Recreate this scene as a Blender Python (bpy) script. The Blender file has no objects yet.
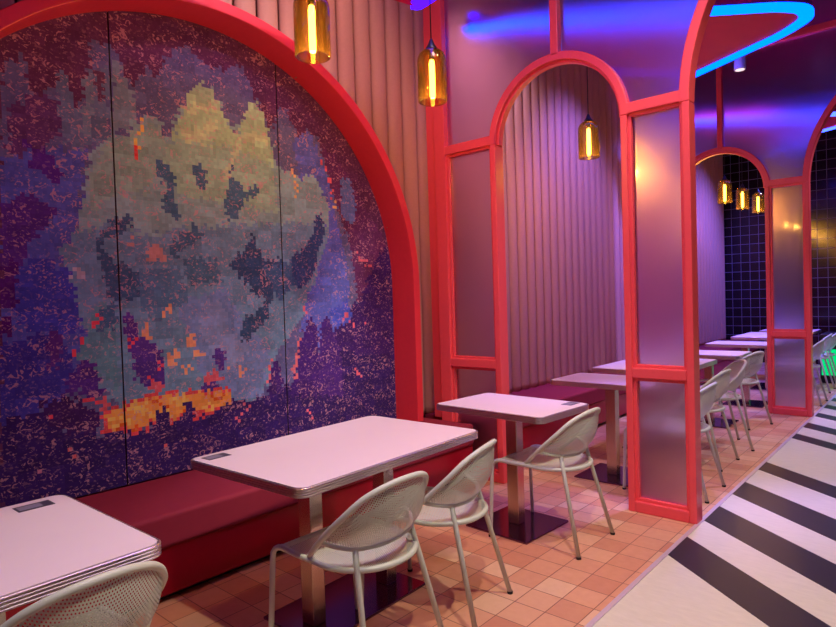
import bpy, bmesh, math, random
from mathutils import Vector, Matrix
R = random.Random(7)
PI = math.pi
scene = bpy.context.scene
COL = scene.collection

# ------------------------------------------------------------------ helpers
def lin(c):
    return tuple((v/255/12.92 if v/255 <= .04045 else ((v/255+.055)/1.055)**2.4) for v in c)

def link(o):
    COL.objects.link(o); return o

class MB:
    """collects shapes into one mesh"""
    def __init__(s): s.bm = bmesh.new(); s.uv = None
    def face(s, vs, smooth=False):
        try:
            f = s.bm.faces.new(vs); f.smooth = smooth; return f
        except ValueError: return None
    def box(s, x0, x1, y0, y1, z0, z1):
        v = [s.bm.verts.new((x, y, z)) for x in (x0, x1) for y in (y0, y1) for z in (z0, z1)]
        for q in ((0,1,3,2),(4,6,7,5),(0,4,5,1),(2,3,7,6),(0,2,6,4),(1,5,7,3)): s.face([v[i] for i in q])
        return s
    def prism(s, pts, axis, a, b):
        """polygon pts in the two other axes, extruded along axis from a to b"""
        def P(p, t):
            if axis == 'x': return (t, p[0], p[1])
            if axis == 'y': return (p[0], t, p[1])
            return (p[0], p[1], t)
        A = [s.bm.verts.new(P(p, a)) for p in pts]; B = [s.bm.verts.new(P(p, b)) for p in pts]
        s.face(A[::-1]); s.face(B)
        n = len(pts)
        for i in range(n): s.face([A[i], A[(i+1) % n], B[(i+1) % n], B[i]])
        return s
    def strip(s, inner, outer, axis, a, b):
        """band between two open polylines, extruded along axis"""
        def P(p, t):
            if axis == 'x': return (t, p[0], p[1])
            if axis == 'y': return (p[0], t, p[1])
            return (p[0], p[1], t)
        L = [[s.bm.verts.new(P(p, t)) for p in pl] for pl in (inner, outer) for t in (a, b)]
        n = len(inner)
        for i in range(n-1):
            for q in ((0, 1), (1, 3), (3, 2), (2, 0)):
                s.face([L[q[0]][i], L[q[0]][i+1], L[q[1]][i+1], L[q[1]][i]])
        for i in (0, n-1): s.face([L[0][i], L[1][i], L[3][i], L[2][i]])
        return s
    def tube(s, path, r, n=10, cap=True, radii=None):
        path = [Vector(p) for p in path]; rings = []
        up = None
        for i, p in enumerate(path):
            t = (path[min(i+1, len(path)-1)] - path[max(i-1, 0)]).normalized()
            if up is None:
                up = Vector((0, 0, 1)) if abs(t.z) < .9 else Vector((1, 0, 0))
            a = t.cross(up).normalized(); b = a.cross(t).normalized(); up = b
            rr = radii[i] if radii else r
            rings.append([s.bm.verts.new(p + (a*math.cos(2*PI*k/n) + b*math.sin(2*PI*k/n))*rr) for k in range(n)])
        for i in range(len(rings)-1):
            for k in range(n):
                s.face([rings[i][k], rings[i][(k+1) % n], rings[i+1][(k+1) % n], rings[i+1][k]], True)
        if cap: s.face(rings[0][::-1]); s.face(rings[-1])
        return s
    def lathe(s, prof, c=(0, 0, 0), n=32):
        rings = []
        for r, z in prof:
            if r < 1e-5: rings.append([s.bm.verts.new((c[0], c[1], c[2]+z))])
            else: rings.append([s.bm.verts.new((c[0]+r*math.cos(2*PI*k/n), c[1]+r*math.sin(2*PI*k/n), c[2]+z)) for k in range(n)])
        for A, B in zip(rings, rings[1:]):
            for k in range(n):
                k2 = (k+1) % n
                if len(A) == 1 and len(B) > 1: s.face([A[0], B[k2], B[k]], True)
                elif len(B) == 1 and len(A) > 1: s.face([A[k], A[k2], B[0]], True)
                elif len(A) > 1: s.face([A[k], A[k2], B[k2], B[k]], True)
        return s
    def grid(s, nu, nv, fn, uvfn=None, smooth=True, skip=None):
        V = [[s.bm.verts.new(fn(i/nu, j/nv)) for j in range(nv+1)] for i in range(nu+1)]
        if uvfn and s.uv is None: s.uv = s.bm.loops.layers.uv.new('UVMap')
        for i in range(nu):
            for j in range(nv):
                if skip and skip(i, j): continue
                f = s.face([V[i][j], V[i+1][j], V[i+1][j+1], V[i][j+1]], smooth)
                if f and uvfn:
                    for l, (a, b) in zip(f.loops, ((i, j), (i+1, j), (i+1, j+1), (i, j+1))):
                        l[s.uv].uv = uvfn(a/nu, b/nv)
        return s
    def build(s, name, mat, parent=None, bevel=0, seg=2, clean=True, sharp=None):
        loose = [v for v in s.bm.verts if not v.link_faces]
        if loose: bmesh.ops.delete(s.bm, geom=loose, context='VERTS')
        if clean: bmesh.ops.recalc_face_normals(s.bm, faces=s.bm.faces[:])
        me = bpy.data.meshes.new(name); s.bm.to_mesh(me); s.bm.free()
        for m in (mat if isinstance(mat, (list, tuple)) else [mat]): me.materials.append(m)
        o = link(bpy.data.objects.new(name, me))
        if parent: o.parent = parent
        if bevel:
            md = o.modifiers.new('bevel', 'BEVEL'); md.width = bevel; md.segments = seg
            md.limit_method = 'ANGLE'; md.angle_limit = math.radians(40); md.harden_normals = False
        return o

def tag(o, label, cat, group=None):
    o['label'] = label; o['category'] = cat
    if group: o['group'] = group
    return o
def struct(o): o['kind'] = 'structure'; return o
def thing(name, label, cat, loc=(0, 0, 0), rz=0, group=None):
    o = link(bpy.data.objects.new(name, None)); o.empty_display_size = .1
    o.location = loc; o.rotation_euler = (0, 0, rz)
    return tag(o, label, cat, group)
def copy_tree(o, parent=None):
    c = link(o.copy())
    if parent: c.parent = parent
    for ch in list(o.children): copy_tree(ch, c)
    return c
def dup(o, label, loc, rz=None):
    c = copy_tree(o); c['label'] = label; c.location = loc
    if rz is not None: c.rotation_euler = (0, 0, rz)
    return c
def arc(cx, cz, r, a0, a1, n):
    return [(cx + r*math.cos(math.radians(a0+(a1-a0)*i/n)), cz + r*math.sin(math.radians(a0+(a1-a0)*i/n))) for i in range(n+1)]
def rrect(x0, x1, y0, y1, r, n=6):
    p = []
    for cx, cy, a in ((x1-r, y1-r, 0), (x0+r, y1-r, 90), (x0+r, y0+r, 180), (x1-r, y0+r, 270)):
        p += arc(cx, cy, r, a, a+90, n)
    return p
def catmull(pts, n=8):
    pts = [Vector(p) for p in pts]; out = []
    for i in range(len(pts)-1):
        p0 = pts[max(i-1, 0)]; p1 = pts[i]; p2 = pts[i+1]; p3 = pts[min(i+2, len(pts)-1)]
        for k in range(n):
            t = k/n
            out.append(.5*((2*p1)+(-p0+p2)*t+(2*p0-5*p1+4*p2-p3)*t*t+(-p0+3*p1-3*p2+p3)*t**3))
    return out+[pts[-1]]

# ------------------------------------------------------------------ materials
def newmat(name):
    m = bpy.data.materials.new(name); m.use_nodes = True
    nt = m.node_tree; b = nt.nodes['Principled BSDF']
    return m, nt, b
def N(nt, t, **k):
    n = nt.nodes.new(t)
    for a, v in k.items(): setattr(n, a, v)
    return n
def mth(nt, op, a, b=None, c=None):
    n = N(nt, 'ShaderNodeMath', operation=op)
    for i, v in enumerate((a, b, c)):
        if v is None: continue
        if isinstance(v, (int, float)): n.inputs[i].default_value = v
        else: nt.links.new(v, n.inputs[i])
    return n.outputs[0]
def mixc(nt, fac, a, b):
    n = N(nt, 'ShaderNodeMix', data_type='RGBA')
    for s, v in ((n.inputs[0], fac), (n.inputs[6], a), (n.inputs[7], b)):
        if isinstance(v, (int, float)): s.default_value = v
        elif isinstance(v, (tuple, list)): s.default_value = (*v[:3], 1)
        else: nt.links.new(v, s)
    return n.outputs[2]
def plain(name, rgb, rough=.5, metal=0, var=.06, scale=30, bump=0, spec=.5, coat=0, linear=False):
    """principled with a fine procedural colour variation"""
    m, nt, b = newmat(name); c = rgb if linear else lin(rgb)
    tc = N(nt, 'ShaderNodeTexCoord'); nz = N(nt, 'ShaderNodeTexNoise')
    nz.inputs['Scale'].default_value = scale; nz.inputs['Detail'].default_value = 4
    nt.links.new(tc.outputs['Object'], nz.inputs['Vector'])
    col = mixc(nt, nz.outputs[0], tuple(v*(1-var) for v in c), tuple(min(1, v*(1+var)) for v in c))
    nt.links.new(col, b.inputs['Base Color'])
    b.inputs['Roughness'].default_value = rough; b.inputs['Metallic'].default_value = metal
    b.inputs['Specular IOR Level'].default_value = spec; b.inputs['Coat Weight'].default_value = coat
    if bump:
        bp = N(nt, 'ShaderNodeBump'); bp.inputs['Strength'].default_value = bump; bp.inputs['Distance'].default_value = .01
        nt.links.new(nz.outputs[0], bp.inputs['Height']); nt.links.new(bp.outputs[0], b.inputs['Normal'])
    return m
def glow(name, rgb, strength):
    m, nt, b = newmat(name); nt.nodes.remove(b)
    e = N(nt, 'ShaderNodeEmission'); e.inputs[0].default_value = (*rgb, 1); e.inputs[1].default_value = strength
    nt.links.new(e.outputs[0], nt.nodes['Material Output'].inputs[0]); return m

M = {}
M['red'] = plain('coral_red_lacquer', (236, 82, 88), .38, var=.05)
M['ringred'] = plain('red_arch_paint', (234, 58, 72), .42, var=.05)
M['pad'] = plain('tan_channel_upholstery', (192, 140, 120), .72, var=.08, scale=60, spec=.3)
M['seat_red'] = plain('maroon_bench_vinyl', (140, 36, 58), .78, var=.08, scale=20, spec=.3)
M['panel_red'] = plain('red_bench_panel', (156, 10, 36), .25, var=.05)
M['laminate'] = plain('white_laminate', (226, 208, 222), .42, var=.02, scale=8)
M['chrome'] = plain('ribbed_chrome', (225, 215, 215), .32, 1, var=.04, scale=50)
M['steel'] = plain('brushed_steel_post', (205, 190, 180), .26, 1, var=.06, scale=80)
M['plate'] = plain('dark_steel_base', (120, 88, 124), .16, 1, var=.08, scale=12)
M['chair'] = plain('sage_grey_chair_paint', (198, 204, 190), .42, var=.04)
M['rubber'] = plain('black_rubber', (22, 20, 22), .7)
M['black'] = plain('black_metal', (20, 17, 20), .45)
M['ceil'] = plain('burgundy_ceiling', (64, 14, 34), .8, var=.1, scale=4)
M['raft'] = plain('crimson_ceiling_raft', (204, 0, 62), .6, var=.08, scale=6)
M['plaster'] = plain('plum_plaster', (88, 46, 66), .85, var=.1, scale=5)
M['whitemetal'] = plain('white_perforated_metal', (225, 215, 220), .5)
M['sticker'] = plain('dark_sticker', (62, 58, 78), .4)
M['sticker_print'] = plain('grey_sticker_print', (128, 122, 146), .45, var=.35, scale=160)
M['strip'] = plain('pale_floor_strip', (206, 190, 204), .35, .3)
M['backing'] = plain('dark_mural_backing', (30, 22, 34), .9)
M['led'] = glow('blue_led', (0.0, .45, 9.0), 1.0)
M['ledv'] = glow('violet_led', (.16, .012, 7.0), 1.0)
M['fill_glow'] = glow('violet_fill_glow', (.16, .03, 7.0), 1.0)  # emission for the added strips that tint the ceiling violet
M['ledw'] = glow('pale_led', (.22, .46, 9.0), 1.0)
M['filament'] = glow('warm_filament', (1, .60, .075), 24)
M['green'] = glow('green_lightbox', (.0, .78, .22), 1.0)
M['spotface'] = glow('spot_face', (1, .8, .85), 1.2)

def mat_glass():
    m, nt, b = newmat('frosted_glass')
    tc = N(nt, 'ShaderNodeTexCoord'); nz = N(nt, 'ShaderNodeTexNoise'); nz.inputs['Scale'].default_value = 6
    nt.links.new(tc.outputs['Object'], nz.inputs['Vector'])
    nt.links.new(mth(nt, 'MULTIPLY_ADD', nz.outputs[0], .08, .34), b.inputs['Roughness'])
    b.inputs['Base Color'].default_value = (.82, .60, .76, 1)
    b.inputs['Transmission Weight'].default_value = 1; b.inputs['IOR'].default_value = 1.35
    b.inputs['Coat Weight'].default_value = .6; b.inputs['Coat Roughness'].default_value = .06
    return m
M['glass'] = mat_glass()
def mat_amber():
    m, nt, b = newmat('amber_glass'); nt.nodes.remove(b)
    lw = N(nt, 'ShaderNodeLayerWeight'); lw.inputs[0].default_value = .35
    nz = N(nt, 'ShaderNodeTexNoise'); nz.inputs['Scale'].default_value = 3
    col = mixc(nt, lw.outputs['Facing'], (.93, .80, .56), (.42, .27, .14))
    tr = N(nt, 'ShaderNodeBsdfTransparent'); nt.links.new(col, tr.inputs[0])
    gl = N(nt, 'ShaderNodeBsdfGlossy'); gl.inputs[0].default_value = (1, .9, .75, 1); gl.inputs[1].default_value = .08
    df = N(nt, 'ShaderNodeBsdfTranslucent'); df.inputs[0].default_value = (.95, .78, .45, 1)
    m1 = N(nt, 'ShaderNodeMixShader'); m1.inputs[0].default_value = .015
    nt.links.new(tr.outputs[0], m1.inputs[1]); nt.links.new(df.outputs[0], m1.inputs[2])
    m2 = N(nt, 'ShaderNodeMixShader'); nt.links.new(mth(nt, 'MULTIPLY', lw.outputs['Fresnel'], .55), m2.inputs[0])
    nt.links.new(m1.outputs[0], m2.inputs[1]); nt.links.new(gl.outputs[0], m2.inputs[2])
    nt.links.new(m2.outputs[0], nt.nodes['Material Output'].inputs[0]); return m
M['amber'] = mat_amber()
def mat_perf():
    """painted sheet metal with rows of round holes"""
    m, nt, b = newmat('perforated_sage_sheet')
    b.inputs['Base Color'].default_value = (*lin((194, 200, 186)), 1); b.inputs['Roughness'].default_value = .45
    uv = N(nt, 'ShaderNodeUVMap'); sx = N(nt, 'ShaderNodeSeparateXYZ'); nt.links.new(uv.outputs[0], sx.inputs[0])
    p = .008
    v = mth(nt, 'DIVIDE', sx.outputs[1], p*.866)
    row = mth(nt, 'FLOOR', v)
    sh = mth(nt, 'MULTIPLY', mth(nt, 'MODULO', row, 2), .5)
    u = mth(nt, 'ADD', mth(nt, 'DIVIDE', sx.outputs[0], p), sh)
    du = mth(nt, 'SUBTRACT', mth(nt, 'FRACT', u), .5)
    dv = mth(nt, 'MULTIPLY', mth(nt, 'SUBTRACT', mth(nt, 'FRACT', v), .5), .866)
    d = mth(nt, 'SQRT', mth(nt, 'ADD', mth(nt, 'MULTIPLY', du, du), mth(nt, 'MULTIPLY', dv, dv)))
    hole = mth(nt, 'GREATER_THAN', d, .26)
    nt.links.new(hole, b.inputs['Alpha'])
    return m
M['perf'] = mat_perf()
def mat_terracotta():
    m, nt, b = newmat('terracotta_tiles')
    tc = N(nt, 'ShaderNodeTexCoord'); sx = N(nt, 'ShaderNodeSeparateXYZ'); nt.links.new(tc.outputs['Object'], sx.inputs[0])
    s = .158
    u = mth(nt, 'DIVIDE', sx.outputs[0], s); v = mth(nt, 'DIVIDE', sx.outputs[1], s)
    cb = N(nt, 'ShaderNodeCombineXYZ'); nt.links.new(mth(nt, 'FLOOR', u), cb.inputs[0]); nt.links.new(mth(nt, 'FLOOR', v), cb.inputs[1])
    wn = N(nt, 'ShaderNodeTexWhiteNoise'); nt.links.new(cb.outputs[0], wn.inputs[0])
    rmp = N(nt, 'ShaderNodeValToRGB'); nt.links.new(wn.outputs[0], rmp.inputs[0])
    e = rmp.color_ramp.elements
    e[0].position = 0; e[0].color = (*lin((200, 136, 106)), 1); e[1].position = 1; e[1].color = (*lin((228, 190, 154)), 1)
    x = e.new(.3); x.color = (*lin((212, 154, 120)), 1); x = e.new(.72); x.color = (*lin((220, 168, 132)), 1)
    nz = N(nt, 'ShaderNodeTexNoise'); nz.inputs['Scale'].default_value = 24; nz.inputs['Detail'].default_value = 6
    nt.links.new(tc.outputs['Object'], nz.inputs['Vector'])
    c1 = mixc(nt, mth(nt, 'MULTIPLY', nz.outputs[0], .22), rmp.outputs[0], lin((150, 88, 66)))
    eu = mth(nt, 'ABSOLUTE', mth(nt, 'SUBTRACT', mth(nt, 'FRACT', u), .5)); ev = mth(nt, 'ABSOLUTE', mth(nt, 'SUBTRACT', mth(nt, 'FRACT', v), .5))
    g = mth(nt, 'GREATER_THAN', mth(nt, 'MAXIMUM', eu, ev), .487)
    nt.links.new(mixc(nt, g, c1, lin((120, 74, 60))), b.inputs['Base Color'])
    nt.links.new(mth(nt, 'MULTIPLY_ADD', nz.outputs[0], .2, .3), b.inputs['Roughness'])
    bp = N(nt, 'ShaderNodeBump'); bp.inputs['Strength'].default_value = .4; bp.inputs['Distance'].default_value = .003; bp.invert = True
    nt.links.new(g, bp.inputs['Height']); nt.links.new(bp.outputs[0], b.inputs['Normal'])
    return m
M['terracotta'] = mat_terracotta()
def mat_stone(name, rgb, var):
    m, nt, b = newmat(name)
    tc = N(nt, 'ShaderNodeTexCoord'); mp = N(nt, 'ShaderNodeMapping'); mp.inputs['Scale'].default_value = (3, 9, 1); mp.inputs['Rotation'].default_value = (0, 0, .45)
    nt.links.new(tc.outputs['Object'], mp.inputs[0])
    nz = N(nt, 'ShaderNodeTexNoise'); nz.inputs['Scale'].default_value = 4; nz.inputs['Detail'].default_value = 9; nz.inputs['Roughness'].default_value = .65
    nt.links.new(mp.outputs[0], nz.inputs['Vector'])
    c = lin(rgb)
    nt.links.new(mixc(nt, nz.outputs[0], tuple(v*(1-var) for v in c), tuple(min(1, v*(1+var)) for v in c)), b.inputs['Base Color'])
    b.inputs['Roughness'].default_value = .42
    return m
M['aisle'] = mat_stone('pale_stone_vinyl', (210, 206, 186), .16)
M['stripe'] = mat_stone('charcoal_stone_vinyl', (42, 41, 46), .2)
def mat_blacktile():
    m, nt, b = newmat('black_glazed_tiles')
    tc = N(nt, 'ShaderNodeTexCoord'); sx = N(nt, 'ShaderNodeSeparateXYZ'); nt.links.new(tc.outputs['Object'], sx.inputs[0])
    u = mth(nt, 'DIVIDE', sx.outputs[0], .157); v = mth(nt, 'DIVIDE', sx.outputs[2], .175)
    eu = mth(nt, 'ABSOLUTE', mth(nt, 'SUBTRACT', mth(nt, 'FRACT', u), .5)); ev = mth(nt, 'ABSOLUTE', mth(nt, 'SUBTRACT', mth(nt, 'FRACT', v), .5))
    g = mth(nt, 'GREATER_THAN', mth(nt, 'MAXIMUM', eu, ev), .476)
    cb = N(nt, 'ShaderNodeCombineXYZ'); nt.links.new(mth(nt, 'FLOOR', u), cb.inputs[0]); nt.links.new(mth(nt, 'FLOOR', v), cb.inputs[1])
    wn = N(nt, 'ShaderNodeTexWhiteNoise'); nt.links.new(cb.outputs[0], wn.inputs[0])
    tile = mixc(nt, wn.outputs[0], lin((14, 9, 18)), lin((26, 18, 32)))
    nt.links.new(mixc(nt, g, tile, lin((112, 105, 132))), b.inputs['Base Color'])
    nt.links.new(mth(nt, 'MULTIPLY_ADD', g, .5, .16), b.inputs['Roughness'])
    return m
M['blacktile'] = mat_blacktile()
def mat_mural():
    m, nt, b = newmat('pixel_mural_weave')
    at = N(nt, 'ShaderNodeVertexColor', layer_name='pixels')
    tc = N(nt, 'ShaderNodeTexCoord')
    def nz(scale, sc=(1, 1, 1), det=2, dis=0):
        mp = N(nt, 'ShaderNodeMapping'); mp.inputs['Scale'].default_value = sc; nt.links.new(tc.outputs['Object'], mp.inputs[0])
        n = N(nt, 'ShaderNodeTexNoise'); n.inputs['Scale'].default_value = scale; n.inputs['Detail'].default_value = det
        n.inputs['Distortion'].default_value = dis
        nt.links.new(mp.outputs[0], n.inputs['Vector']); return n.outputs[0]
    a = mth(nt, 'GREATER_THAN', nz(24, (1, 1, 1.2), 5, 2.2), .585)
    a2 = mth(nt, 'GREATER_THAN', nz(7, (1, 1, 1.6), 2, .6), .50)
    a3 = mth(nt, 'GREATER_THAN', nz(70, (1, .8, 1.2), 1), .64)
    th = mth(nt, 'MULTIPLY', nz(60, (1, 1, .15), 2), .5)
    f = mth(nt, 'MAXIMUM', mth(nt, 'MULTIPLY', a, mth(nt, 'MULTIPLY_ADD', a2, .92, .08)), mth(nt, 'MULTIPLY', a3, .35))
    col = mixc(nt, mth(nt, 'MULTIPLY', f, .66), at.outputs[0], lin((222, 164, 178)))
    nt.links.new(mixc(nt, mth(nt, 'MULTIPLY', th, .3), col, lin((40, 30, 50))), b.inputs['Base Color'])
    b.inputs['Roughness'].default_value = .85; b.inputs['Specular IOR Level'].default_value = .15
    return m
M['mural'] = mat_mural()

# ------------------------------------------------------------------ the setting
XW = .33          # face of the padded wall
XM = .28          # face of the mural
XS = 2.575        # edge between terracotta and aisle
YB = 13.05         # back wall
HC = 4.6
Y0, XR = -2.2, 5.6
struct(MB().box(0, XS, Y0, YB, -.06, 0).build('floor', M['terracotta']))
struct(MB().box(XS, XR, Y0, YB, -.06, 0).build('floor_aisle', M['aisle']))
tr = struct(MB().box(XS-.012, XS+.012, Y0, YB, 0, .004).build('trim_1', M['strip']))
struct(MB().box(0, .2, Y0, YB, 0, HC).build('wall_left', M['plaster']))
struct(MB().box(0, XR, YB, YB+.1, 0, HC).build('wall_back', M['blacktile']))
struct(MB().box(0, XR, Y0-.1, Y0, 0, HC).build('wall_front', M['plaster']))
struct(MB().box(XR, XR+.1, Y0, YB, 0, HC).build('wall_right', M['plaster']))
struct(MB().box(0, XR, Y0, YB, HC, HC+.1).build('ceiling', M['ceil']))

# dark stripes inlaid in the pale aisle floor (near the strip: y0..y1)
ST = [(-1.1, -.55), (.1, .45), (.75, 1.05), (1.6, 1.95), (3.30, 3.61), (3.93, 4.25), (4.56, 4.90), (5.30, 5.56), (6.59, 6.82), (7.17, 7.43),
      (7.84, 8.07), (8.44, 8.68), (9.0, 9.25), (10.1, 10.35)]
sl = -.80
for i, (a, b) in enumerate(ST):
    x0, x1 = XS+.012, XR
    pts = [(x0, a), (x1, a+sl*(x1-x0)), (x1, b+sl*(x1-x0)), (x0, b)]
    pts = [(x, max(Y0+.01, y)) for x, y in pts]
    o = MB().prism(pts, 'z', 0, .002).build('trim_%d' % (i+2), M['stripe']); struct(o)

# ------------------------------------------------------------------ padded walls
CY, CZ, RI, RO = 2.0, 1.515, 1.63, 1.70
def padded(y0, y1, z0, z1, hole, label):
    pitch = .172; n = max(1, round((y1-y0)/pitch)); pitch = (y1-y0)/n
    mb = MB(); sub = 10; nz = 70; g = .007
    for i in range(n):
        pts = []
        for k in range(sub+1):
            a = PI*k/sub; s = .5-.5*math.cos(a)
            pts.append((XW-.028+.062*math.sin(a)**.85, y0+i*pitch+g+s*(pitch-2*g)))
        def inside(u, v):
            if not hole: return False
            y = (pts[u][1]+pts[u+1][1])/2; z = z0+(v+.5)/nz*(z1-z0)
            return math.hypot(y-CY, max(0, z-CZ)) < RI+.035
        mb.grid(sub, nz, lambda u, v: (*pts[round(u*sub)], z0+v*(z1-z0)), skip=inside)
    o = mb.build('padded_wall_panel', M['pad'], clean=False)
    md = o.modifiers.new('depth', 'SOLIDIFY'); md.thickness = .03; md.offset = -1
    return tag(o, label, 'wall panel', 'vertically channelled wall padding')
padded(-1.6, 3.94, .43, 4.5, True, 'tan vertically channelled wall padding around the big red mural arch')
padded(3.945, 7.86, .43, 4.5, False, 'pink-lit channelled wall padding seen through the nearer glass arch')
padded(7.865, YB-.03, .43, 4.5, False, 'violet-lit channelled wall padding beside the black tiled back wall')

# ------------------------------------------------------------------ mural and its arch
ring = MB()
def upath(r):
    return [(CY-r, .43)] + [(CY+r*math.cos(a), CZ+r*math.sin(a)) for a in [PI-PI*i/96 for i in range(97)]] + [(CY+r, .43)]
ring.strip(upath(RI), upath(RO), 'x', .22, .52)
tag(ring.build('mural_arch_frame', M['ringred'], bevel=.006), 'deep glossy red arch framing the pixel mural on the left wall', 'arch')

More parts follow.
